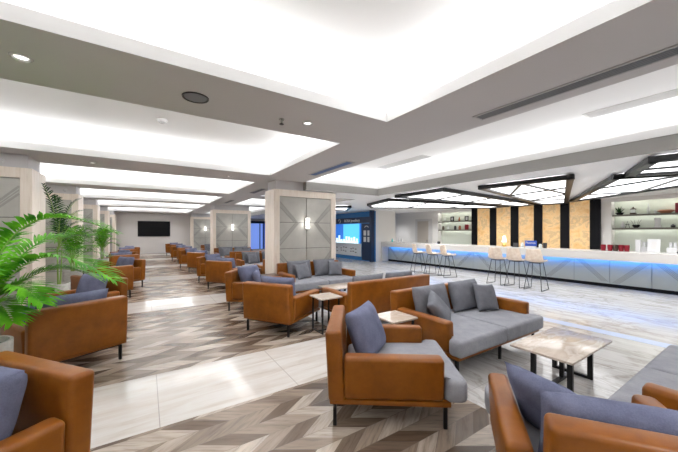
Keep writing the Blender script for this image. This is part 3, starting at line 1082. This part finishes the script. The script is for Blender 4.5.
o = lat('bowl', 'wide terracotta dish on the upper right shelf', 'bowl', [(0, 0), (0.09, 0), (0.17, 0.07), (0.1, 0.1), (0, 0.1)], 'terracotta', (SXp + 0.04, 2.28, SR2))
o.scale = (0.7, 1.2, 1.1)
o = MB().box(-0.06, 0.06, -0.09, 0.09, 0, 0.3, 0.006, 1).build('box', M['red'])
o.location = (SXp, 1.98, SR2)
tag(o, 'bright red box at the right end of the upper right shelf', 'box')
lat('vase', 'white bud vase on the lower right shelf, leftmost', 'vase', vase, 'white_gloss', (SXp, 3.28, SR1))
t = thing('wire_rack', 'small black wire figure on the lower right shelf', 'ornament', (SXp, 3.16, SR1))
MB().tube([(0, -0.05, 0.0), (0, 0, 0.22), (0, 0.05, 0.0)], 0.008, 6).build('frame', M['black_metal'], t)
MB().box(-0.03, 0.03, -0.05, 0.05, 0.1, 0.115).build('tray', M['black_metal'], t, smooth=False)
t = thing('reed_bowl', 'black bowl with thin reeds on the lower right shelf', 'bowl', (SXp, 2.95, SR1))
MB().lathe([(0, 0), (0.05, 0.0), (0.1, 0.06), (0.08, 0.1), (0.07, 0.1), (0.06, 0.05), (0, 0.03)], 18).build('bowl', M['black_panel'], t)
for dx, dy in ((0.03, 0.14), (-0.02, -0.13), (0.02, -0.06), (0, 0.05)):
    MB().tube([(0, dy * 0.2, 0.05), (dx, dy, 0.26)], 0.004, 5).build('reed', M['walnut'], t)
t = thing('drinks_dispenser', 'white flared stand on the lower right shelf', 'stand', (SXp, 2.45, SR1))
MB().lathe([(0, 0), (0.09, 0), (0.09, 0.02), (0.06, 0.12), (0.075, 0.3), (0.08, 0.31), (0, 0.31)], 18).build('body', M['white_gloss'], t)
MB().box(-0.085, -0.06, -0.03, 0.03, 0.1, 0.17, 0.004, 1).build('label_plate', M['grille_white'], t)
lat('bowl', 'small dark pot on the lower right shelf, rightmost', 'pot', [(0, 0), (0.04, 0), (0.06, 0.04), (0.04, 0.08), (0.01, 0.1), (0, 0.1)], 'charcoal', (SXp, 2.12, SR1))

# ------------------------------------------------------------------ blue jewellery shop
t = thing('jewellery_shop', 'blue lit jewellery shop front beyond the bar', 'shop front', (10.1, 12.3, 0))
MB().box(0, 0.25, 0.05, 5.0, 0, 2.72).build('facade', M['shop_blue'], t, smooth=False)
MB().box(-0.12, 0.1, -0.02, 0.14, 0, 2.74).build('corner_post', M['navy'], t, smooth=False)
MB().box(-0.06, 0.0, 0.14, 4.95, 2.1, 2.42).build('sign_board', M['navy'], t, smooth=False)
MB().box(-0.03, 0.0, 1.05, 4.95, 0.95, 2.08).build('display_window', M['shop_glow_deep'], t, smooth=False)
MB().box(-0.045, -0.03, 1.15, 2.75, 0.98, 2.06).build('lit_picture', M['shop_glow'], t, smooth=False)
MB().box(-0.05, 0.0, 1.0, 4.95, 0.22, 0.94).build('lower_panel', M['shop_white'], t, smooth=False)
rng = random.Random(3)
for k in range(14):
    y = 1.3 + k * 0.26
    h = 0.2 + 0.28 * rng.random()
    MB().lathe([(0, 0), (0.1, 0), (0.085, 0.02), (0.05, h * 0.6), (0.06, h), (0, h)], 12).build('jewel_bust', M['jewel_white'], t).location = (-0.1, y, 0.95)
MB().box(-0.17, -0.03, 1.1, 4.95, 0.9, 0.948).build('display_ledge', M['shop_white'], t, smooth=False)
for k in range(3):
    mb = MB()
    yy = 1.7 + k * 1.0
    for q in range(6):
        yq, zq = yy + (q % 3 - 1) * 0.24 + rng.uniform(-0.05, 0.05), 0.45 + 0.2 * (q // 3) + rng.uniform(-0.04, 0.04)
        mb.box(-0.054, -0.05, yq - 0.08, yq + 0.08, zq - 0.025, zq + 0.03)
    mb.build('panel_motif', M['bar_inlay'], t, smooth=False)
MB().box(-0.03, 0.0, 0.18, 0.92, 0.05, 2.05).build('glass_door', M['navy'], t, smooth=False)
for z in (1.05, 1.4):
    for yy in (0.32, 0.66):
        MB().box(-0.036, -0.03, yy - 0.12, yy + 0.1, z, z + 0.28).build('notice', M['white_gloss'], t, smooth=False)
mb = MB()
mb.tube([(-0.033, 0.5 + 0.16 * math.cos(a), 1.84 + 0.08 * math.sin(a)) for a in [k * PI / 8 for k in range(9)]], 0.014, 6)
mb.build('door_emblem', M['white_gloss'], t)
link('lettering', text_mesh('ROSA Jewellery', 0.235), t, (-0.064, 1.85, 2.25), (R(90), 0, R(-90))).data.materials.append(M['white_gloss'])
mb = MB()
mb.tube([(-0.064, 3.15 + 0.10 * math.cos(a), 2.26 + 0.12 * math.sin(a)) for a in [k * PI / 8 for k in range(13)]], 0.016, 6)
mb.build('ring_emblem', M['white_gloss'], t)


# ------------------------------------------------------------------ seating
def seat_parts(W, legs_y, split, inset=0.0):
    h = W / 2
    parts = []
    # back slab, leaning a little
    mt = Matrix.Translation((0.0, 0, 0.21)) @ Matrix.Rotation(R(-3), 4, 'Y')
    back = MB().box(0.0, 0.135, -h + inset, h - inset, 0.0, 0.58, 0.03, 4, mtx=mt).mesh('backrest', M['leather'], angle=60)
    parts.append(('backrest', back))
    for sy in (1, -1):
        a, b = sorted((sy * h, sy * (h - 0.125)))
        mt = Matrix.Translation((0, sy * h, 0.24)) @ Matrix.Rotation(R(-3.0 * sy), 4, 'X') @ Matrix.Translation((0, -sy * h, -0.24))
        parts.append(('arm', MB().box(0.125, 0.93, a, b, 0.237, 0.585, 0.032, 4, mtx=mt).mesh('arm', M['leather'], angle=60)))
    parts.append(('base_frame', MB().box(0.01, 1.06 if split else 0.985, -h + 0.005, h - 0.005, 0.197, 0.236, 0.008, 2).mesh('base_frame', M['leather'])))
    rail = MB()
    rail.box(0.04, 1.02 if split else 0.97, -h + 0.06, h - 0.06, 0.178, 0.197)
    parts.append(('rail', rail.mesh('rail', M['black_metal'], smooth=False)))
    hi = h - 0.135
    ho = h + 0.025
    if not split:
        pts = [(0.14, -hi), (0.94, -hi), (0.94, -ho), (1.11, -ho), (1.11, ho), (0.94, ho), (0.94, hi), (0.14, hi)]
        parts.append(('seat_cushion', MB().prism(pts, 0.24, 0.425, 0.045, 4).mesh('seat_cushion', M['fabric'], angle=60)))
    else:
        pts = [(0.14, -hi), (0.94, -hi), (0.94, -ho), (1.11, -ho), (1.11, -0.003), (0.14, -0.003)]
        parts.append(('seat_cushion', MB().prism(pts, 0.24, 0.425, 0.04, 4).mesh('seat_cushion', M['fabric'], angle=60)))
        pts = [(0.14, 0.003), (1.11, 0.003), (1.11, ho), (0.94, ho), (0.94, hi), (0.14, hi)]
        parts.append(('seat_cushion', MB().prism(pts, 0.24, 0.425, 0.04, 4).mesh('seat_cushion', M['fabric'], angle=60)))
    for y in legs_y:
        for x in (0.05, 1.0 if split else 0.95):
            parts.append(('leg', MB().box(x - 0.014, x + 0.014, y - 0.014, y + 0.014, 0, 0.18).mesh('leg', M['black_metal'], smooth=False)))
    return parts


AW, SW = 0.90, 1.84
ARM = seat_parts(AW, (-0.39, 0.39), False)
ARM_IN = seat_parts(AW, (-0.39, 0.39), False, 0.128)
SOFA = seat_parts(SW, (-0.86, 0.0, 0.86), True)
PIL = {}


def pillow_mesh(kind, seed, mk='fabric_blue'):
    k = (kind, seed, mk)
    if k not in PIL:
        wd, ht, th = {'back': (0.60, 0.48, 0.20), 'wide': (0.68, 0.45, 0.18), 'throw': (0.42, 0.42, 0.14)}[kind]
        PIL[k] = MB().pillow(wd, ht, th, seed, 16, {'back': 0.04, 'wide': 0.04, 'throw': 0.10}[kind]).mesh('cushion', M[mk], angle=80)
    return PIL[k]


class Seat:
    def __init__(s, name, parts, label, cat, x, y, deg, group):
        s.m = Matrix.Translation((x, y, 0)) @ Matrix.Rotation(R(deg), 4, 'Z')
        s.t = thing(name, label, cat, (x, y, 0), R(deg), group)
        for n, me in parts:
            link(n, me, s.t)

    def pillow(s, kind, y, label, group, x=0.27, z=None, lean=14, yaw=0, roll=0, seed=1):
        me = pillow_mesh(kind, seed, 'fabric_blue' if s.t.name.startswith('armchair') else 'fabric_grey')
        ht = {'back': 0.48, 'wide': 0.45, 'throw': 0.42}[kind]
        if z is None:
            z = 0.425 + ht / 2 * math.cos(R(lean)) - 0.005 + (0.06 if abs(roll) > 20 else 0)
        o = bpy.data.objects.new('cushion', me)
        C.objects.link(o)
        mt = s.m @ Matrix.Translation((x, y, z)) @ Matrix.Rotation(R(yaw), 4, 'Z') @ Matrix.Rotation(R(-lean), 4, 'Y') @ Matrix.Rotation(R(roll), 4, 'X')
        o.matrix_world = mt
        tag(o, label, 'cushion', group)
        return o


row_r = ['by the large coffee table', 'before the nearest column', 'past the nearest column', 'before the second column', 'past the second column', 'by the farthest column']
ga, gs, gp = 'tan leather armchairs', 'tan leather sofas', 'grey cushions on the seats'
AX = [(1.618, 0.314), (1.56, 4.52), (1.64, 8.72), (1.60, 12.85), (1.55, 17.0), (1.5, 21.3)]
BX_ = [(1.505, 2.44), (1.60, 6.62), (1.60, 10.75), (1.45, 15.15), (1.4, 19.25), (1.35, 23.7)]
for k in range(6):
    lab = row_r[k]
    a = Seat('armchair', ARM if k else ARM_IN, 'tan armchair right of the aisle, back turned to the camera, ' + lab, 'armchair', *AX[k], 33 if k else 36, ga)
    a.pillow('wide', -0.04, 'long grey cushion of the back-turned armchair right of the aisle ' + lab, gp, x=0.285, lean=12, seed=1 + k % 3, z=0.655 if k else 0.60)
    if k in (0, 1, 2):
        a.pillow('throw', 0.2, 'small grey cushion at the left arm of the back-turned armchair ' + lab, gp, x=0.52, lean=24, yaw=-48, seed=4, z=0.60)
    b = Seat('armchair', ARM, 'tan armchair right of the aisle, side turned to the camera, ' + lab, 'armchair', *BX_[k], -36, ga)
    b.pillow('back', 0.05, 'plump grey cushion of the side-turned armchair right of the aisle ' + lab, gp, x=0.33, lean=22, yaw=-22, seed=2 + k % 3)
    if k == 1:
        b.pillow('throw', -0.16, 'second, smaller grey cushion of the side-turned armchair ' + lab, gp, x=0.58, lean=28, yaw=10, seed=5)
    if k < 5:
        m = Seat('sofa', SOFA, 'tan leather two-seat sofa facing the camera ' + lab, 'sofa', 3.74, 3.05 + 4.27 * k, -90, gs)
        m.pillow('wide', -0.40, 'left grey back cushion on the camera-facing sofa ' + lab, gp, x=0.27, lean=15, seed=3)
        m.pillow('wide', 0.36, 'right grey back cushion on the camera-facing sofa ' + lab, gp, x=0.27, lean=15, seed=1)
        if k == 0:
            m.pillow('throw', -0.57, 'left small grey throw cushion on the camera-facing sofa ' + lab, gp, x=0.53, lean=36, yaw=24, roll=20, seed=6, z=0.605)
        else:
            m.pillow('throw', -0.42, 'left small grey throw cushion on the camera-facing sofa ' + lab, gp, x=0.50, lean=26, yaw=8, roll=4, seed=6)
        m.pillow('throw', 0.56, 'right small grey throw cushion on the camera-facing sofa ' + lab, gp, x=0.48, lean=22, yaw=-8, roll=-6, seed=7)
    if k in (0, 1, 2, 3):
        yb = (-0.36, 3.84, 8.5, 12.5)[k]
        s = Seat('sofa', SOFA, 'tan leather two-seat sofa turned away from the camera ' + lab, 'sofa', (3.68, 3.62, 3.8, 3.75)[k], yb, 90, gs)
        s.pillow('wide', 0.38, 'left grey back cushion on the turned-away sofa ' + lab, gp, x=0.27, lean=12, seed=2)
        s.pillow('wide', -0.36, 'right grey back cushion on the turned-away sofa ' + lab, gp, x=0.27, lean=12, seed=3)

row_l = ['nearest the camera', 'by the first palm', 'by the dark palm', 'by the second left column', 'near the television wall']
AL = [(-0.60, 4.42), (-0.66, 8.62), (-0.62, 12.8), (-0.66, 17.0)]
BL = [(-0.545, 2.60), (-0.56, 6.80), (-0.30, 10.80), (-0.56, 15.0), (-0.56, 19.3)]
for k in range(5):
    if k < 4:
        a = Seat('armchair', ARM, 'tan armchair left of the aisle, seen from behind, ' + row_l[k + 1], 'armchair', *AL[k], 117, ga)
        if k != 1:
            a.pillow('wide', 0.0, 'grey back cushion of the left-hand armchair seen from behind, ' + row_l[k + 1], gp, x=0.28, lean=12, seed=2, z=0.665)
        if k == 0:
            a.pillow('throw', 0.2, 'small grey cushion of the armchair seen from behind by the first palm', gp, x=0.52, lean=26, yaw=10, seed=8)
    b = Seat('armchair', ARM, 'tan armchair left of the aisle, facing the left wall, ' + row_l[k], 'armchair', *BL[k], 218, ga)
    b.pillow('back', 0.03, 'large grey cushion in the armchair facing the left wall, ' + row_l[k], gp, x=0.31, lean=17, seed=3)


# ------------------------------------------------------------------ tables
def loop_frame(parent, x, y0, y1, h, t=0.04, d=0.02, m='black_metal', axis='y'):
    mb = MB()
    if axis == 'y':
        mb.box(x - d / 2, x + d / 2, y0, y0 + t, 0, h)
        mb.box(x - d / 2, x + d / 2, y1 - t, y1, 0, h)
        mb.box(x - d / 2, x + d / 2, y0 + t, y1 - t, 0, t * 0.7)
        mb.box(x - d / 2, x + d / 2, y0 + t, y1 - t, h - 0.02, h)
    mb.build('leg_frame', M[m], parent, smooth=False)


def coffee_table(label, x, y):
    t = thing('coffee_table', label, 'coffee table', (x, y, 0), 0, 'marble coffee tables')
    MB().box(-0.53, 0.53, -0.28, 0.28, 0.378, 0.402, 0.004, 2).build('tabletop', M['table_marble'], t)
    loop_frame(t, -0.26, -0.19, 0.19, 0.378, 0.045, 0.035)
    loop_frame(t, 0.26, -0.19, 0.19, 0.378, 0.045, 0.035)
    MB().box(-0.243, 0.243, -0.018, 0.018, 0.0, 0.03).build('stretcher', M['black_metal'], t, smooth=False)
    MB().box(-0.02, 0.02, -0.018, 0.018, 0.03, 0.378).build('centre_post', M['black_metal'], t, smooth=False)


coffee_table('cream marble coffee table with black frame legs between the two near sofas', 3.79, 1.4)
coffee_table('cream marble coffee table in front of the sofa at the nearest column', 3.75, 5.55)
coffee_table('cream marble coffee table just past the nearest column', 3.75, 10.0)


def side_table(label, x, y, rz=0, dark=False, h=0.56, hw=0.2):
    t = thing('side_table', label, 'side table', (x, y, 0), R(rz), 'small side tables')
    MB().box(-hw, hw, -hw, hw, h - 0.022, h, 0.003, 1).build('tabletop', M['walnut' if dark else 'table_marble'], t)
    loop_frame(t, -hw + 0.05, -hw + 0.03, hw - 0.03, h - 0.022, 0.022, 0.022)
    loop_frame(t, hw - 0.05, -hw + 0.03, hw - 0.03, h - 0.022, 0.022, 0.022)
    MB().box(-hw + 0.062, hw - 0.062, -0.011, 0.011, 0, 0.02).build('stretcher', M['black_metal'], t, smooth=False)


side_table('small square cream marble side table beside the front camera-facing sofa', 2.58, 2.72)
side_table('small square cream marble side table between front group and nearest column', 2.46, 4.2)
side_table('small dark-topped side table beside the sofa at the nearest column', 2.5, 6.98, 0, True)
side_table('small dark-topped side table just left of the nearest column', 2.55, 8.45, 0, True, hw=0.19)
side_table('small dark side table by the first left column, under the palm fronds', -1.48, 7.2, 0, True, 0.52)
side_table('small dark side table by the second left column', -1.42, 11.62, 0, True, 0.54, 0.24)
t = thing('tissue_box', 'dark brown box on the small side table under the palm fronds', 'box', (-1.48, 7.2, 0.52), R(20))
MB().box(-0.09, 0.09, -0.13, 0.13, 0, 0.09, 0.006, 1).build('case', M['walnut'], t)
MB().box(-0.03, 0.03, -0.08, 0.08, 0.09, 0.094).build('slot', M['terracotta'], t, smooth=False)


# ------------------------------------------------------------------ palms
def frond(parent, p0, p1, p2, n, leaf_l, m, seed, droop=0.35, width=0.02):
    rng = random.Random(seed)
    p0, p1, p2 = Vector(p0), Vector(p1), Vector(p2)

    def B(t):
        return p0 * (1 - t) ** 2 + p1 * 2 * t * (1 - t) + p2 * t * t

    def T(t):
        return ((p1 - p0) * 2 * (1 - t) + (p2 - p1) * 2 * t).normalized()
    mb = MB()
    mb.tube([B(t / 12) for t in range(13)], [0.008 * (1 - 0.75 * t / 12) for t in range(13)], 5)
    nst = len(mb.bm.faces)
    for i in range(n):
        t = 0.22 + 0.78 * i / (n - 1)
        c, d = B(t), T(t)
        side = d.cross(Vector((0, 0, 1)))
        if side.length < 0.05:
            side = Vector((1, 0, 0))
        side.normalize()
        up = side.cross(d).normalized()
        L = leaf_l * (0.55 + 0.75 * math.sin(PI * min(1, (t - 0.12) / 0.9)) ** 0.8) * rng.uniform(0.88, 1.1)
        if t > 0.9:
            L *= 0.75
        for sg in (1, -1):
            ang = R(74 - 38 * t + rng.uniform(-6, 6))
            dr = d * math.cos(ang) + side * sg * math.sin(ang) + up * 0.38
            dr.normalize()
            pts = []
            for q in range(5):
                f = q / 4
                pts.append(c + dr * L * f + Vector((0, 0, -droop * L * f * f * rng.uniform(0.85, 1.15))))
            wv = dr.cross(up).normalized()
            ws = [0.35, 1.0, 0.9, 0.55, 0.0]
            vs = []
            for q in range(5):
                wd = width * ws[q] / 2
                vs.append((mb.bm.verts.new(pts[q] + wv * wd), mb.bm.verts.new(pts[q] - wv * wd)) if q < 4 else (mb.bm.verts.new(pts[q]),))
            for q in range(3):
                mb.bm.faces.new((vs[q][0], vs[q + 1][0], vs[q + 1][1], vs[q][1]))
            mb.bm.faces.new((vs[3][0], vs[4][0], vs[3][1]))
    me = mb.mesh('frond', [m, M['stem']], angle=60)
    for p in list(me.polygons)[:nst]:
        p.material_index = 1
    return link('frond', me, parent)


def pot(parent, r=0.2, h=0.6):
    MB().lathe([(0, 0), (r * 0.82, 0), (r * 0.98, h * 0.5), (r, h), (r * 0.88, h), (r * 0.86, h - 0.06), (0, h - 0.06)], 28).build('pot', M['concrete'], parent)
    MB().lathe([(0, h - 0.045), (r * 0.855, h - 0.055), (r * 0.855, h - 0.059), (0, h - 0.059)], 20).build('soil', M['soil'], parent)


def stems(parent, n, r, h0, h1, seed, m='stem'):
    rng = random.Random(seed)
    for k in range(n):
        a = k * 2 * PI / n + rng.random()
        x, y = math.cos(a) * r, math.sin(a) * r
        MB().tube([(x * 0.5, y * 0.5, h0), (x, y, (h0 + h1) / 2), (x * 1.3, y * 1.3, h1)], [0.016, 0.012, 0.008], 6).build('stem', M[m], parent)


P1 = (-1.25, 4.0)
t = thing('potted_palm', 'big bright green palm in a pale concrete pot at left, nearest the camera', 'palm', (P1[0], P1[1], 0), 0, 'potted palms')
pot(t, 0.2, 0.6)
stems(t, 5, 0.06, 0.55, 0.85, 2)
FR = [((0.0, 0, 0.8), (0.08, 0.1, 2.1), (0.98, -0.36, 1.60), 40, 0.21), ((0.02, 0, 0.8), (0.28, 0.0, 1.72), (0.98, -0.47, 1.15), 38, 0.26),
      ((0, 0, 0.8), (0.2, -0.2, 1.35), (0.5, -0.5, 1.0), 26, 0.24), ((0, 0, 0.8), (0.35, 0.15, 1.45), (0.8, 0.1, 1.1), 30, 0.24),
      ((0, 0, 0.8), (-0.3, 0.1, 1.8), (-0.7, 0.3, 1.6), 26, 0.28), ((0, 0, 0.8), (-0.15, -0.3, 1.7), (-0.5, -0.7, 1.4), 26, 0.28),
      ((0, 0, 0.8), (0.05, -0.35, 1.5), (0.15, -0.75, 1.2), 28, 0.26), ((0, 0, 0.8), (-0.05, 0.35, 1.7), (-0.1, 0.8, 1.5), 26, 0.28),
      ((0, 0, 0.8), (0.12, -0.15, 1.15), (0.3, -0.4, 0.85), 24, 0.22), ((0, 0, 0.8), (0.1, 0.1, 1.2), (0.35, 0.0, 0.95), 24, 0.24),
      ((0, 0, 0.8), (0.2, 0.25, 1.7), (0.6, 0.5, 1.5), 28, 0.24), ((0, 0, 0.8), (-0.3, -0.2, 1.3), (-0.7, -0.4, 1.0), 22, 0.28)]
for i, (a, b, c, n, L) in enumerate(FR):
    frond(t, a, b, c, n, L, M['leaf'], i, 0.32, 0.03)


def palm(label, x, y, scale, n, seed, m, ph=0.6, top=1.75, pr=0.19):
    rng = random.Random(seed)
    t = thing('potted_palm', label, 'palm', (x, y, 0), 0, 'potted palms')
    pot(t, pr, ph)
    stems(t, 4, 0.05, ph - 0.05, ph + 0.25, seed)
    for k in range(n):
        a = k * 2.4 + rng.uniform(-0.3, 0.3)
        f = (k + 0.5) / n
        reach = (0.35 + 0.55 * f) * scale
        zt = ph + (top - ph) * (1.0 - 0.6 * f * f) * rng.uniform(0.85, 1.0)
        c = Vector((math.cos(a) * reach, math.sin(a) * reach, zt - 0.12 * f))
        b = Vector((math.cos(a) * reach * 0.3, math.sin(a) * reach * 0.3, zt + 0.22))
        frond(t, (0, 0, ph + 0.2), tuple(b), tuple(c), 20, 0.27 * scale, m, seed * 50 + k, 0.4, 0.022)


palm('bright green arching palm between the first and second left columns', -1.6, 10.2, 1.0, 14, 11, M['leaf'], 0.6, 1.78)
palm('bushy green palm in a pale pot before the second left column', -1.36, 13.9, 0.68, 18, 23, M['leaf'], 0.62, 1.8, 0.21)
t = thing('potted_palm', 'tall narrow shade-darkened palm beside the nearest left column', 'palm', (-1.5, 8.2, 0), 0, 'potted palms')
pot(t, 0.18, 0.55)
stems(t, 3, 0.04, 0.5, 1.3, 31)
for i, (b, c) in enumerate([((-0.02, -0.05, 2.1), (-0.16, -0.3, 2.5)), ((0.08, 0.05, 2.2), (0.32, 0.1, 2.3)), ((0.1, -0.02, 2.0), (0.36, 0.05, 2.05)), ((-0.02, 0.1, 2.1), (-0.1, 0.3, 2.35)), ((0.12, 0.08, 1.9), (0.42, 0.12, 1.8)), ((0.02, -0.1, 1.9), (0.1, -0.3, 1.95)), ((0.15, 0, 1.6), (0.45, 0.0, 1.5))]):
    frond(t, (0, 0, 1.25), b, c, 20, 0.15, M['leaf_dark'], 70 + i, 0.3, 0.022)  # shade on this palm is put into the dark leaf colour
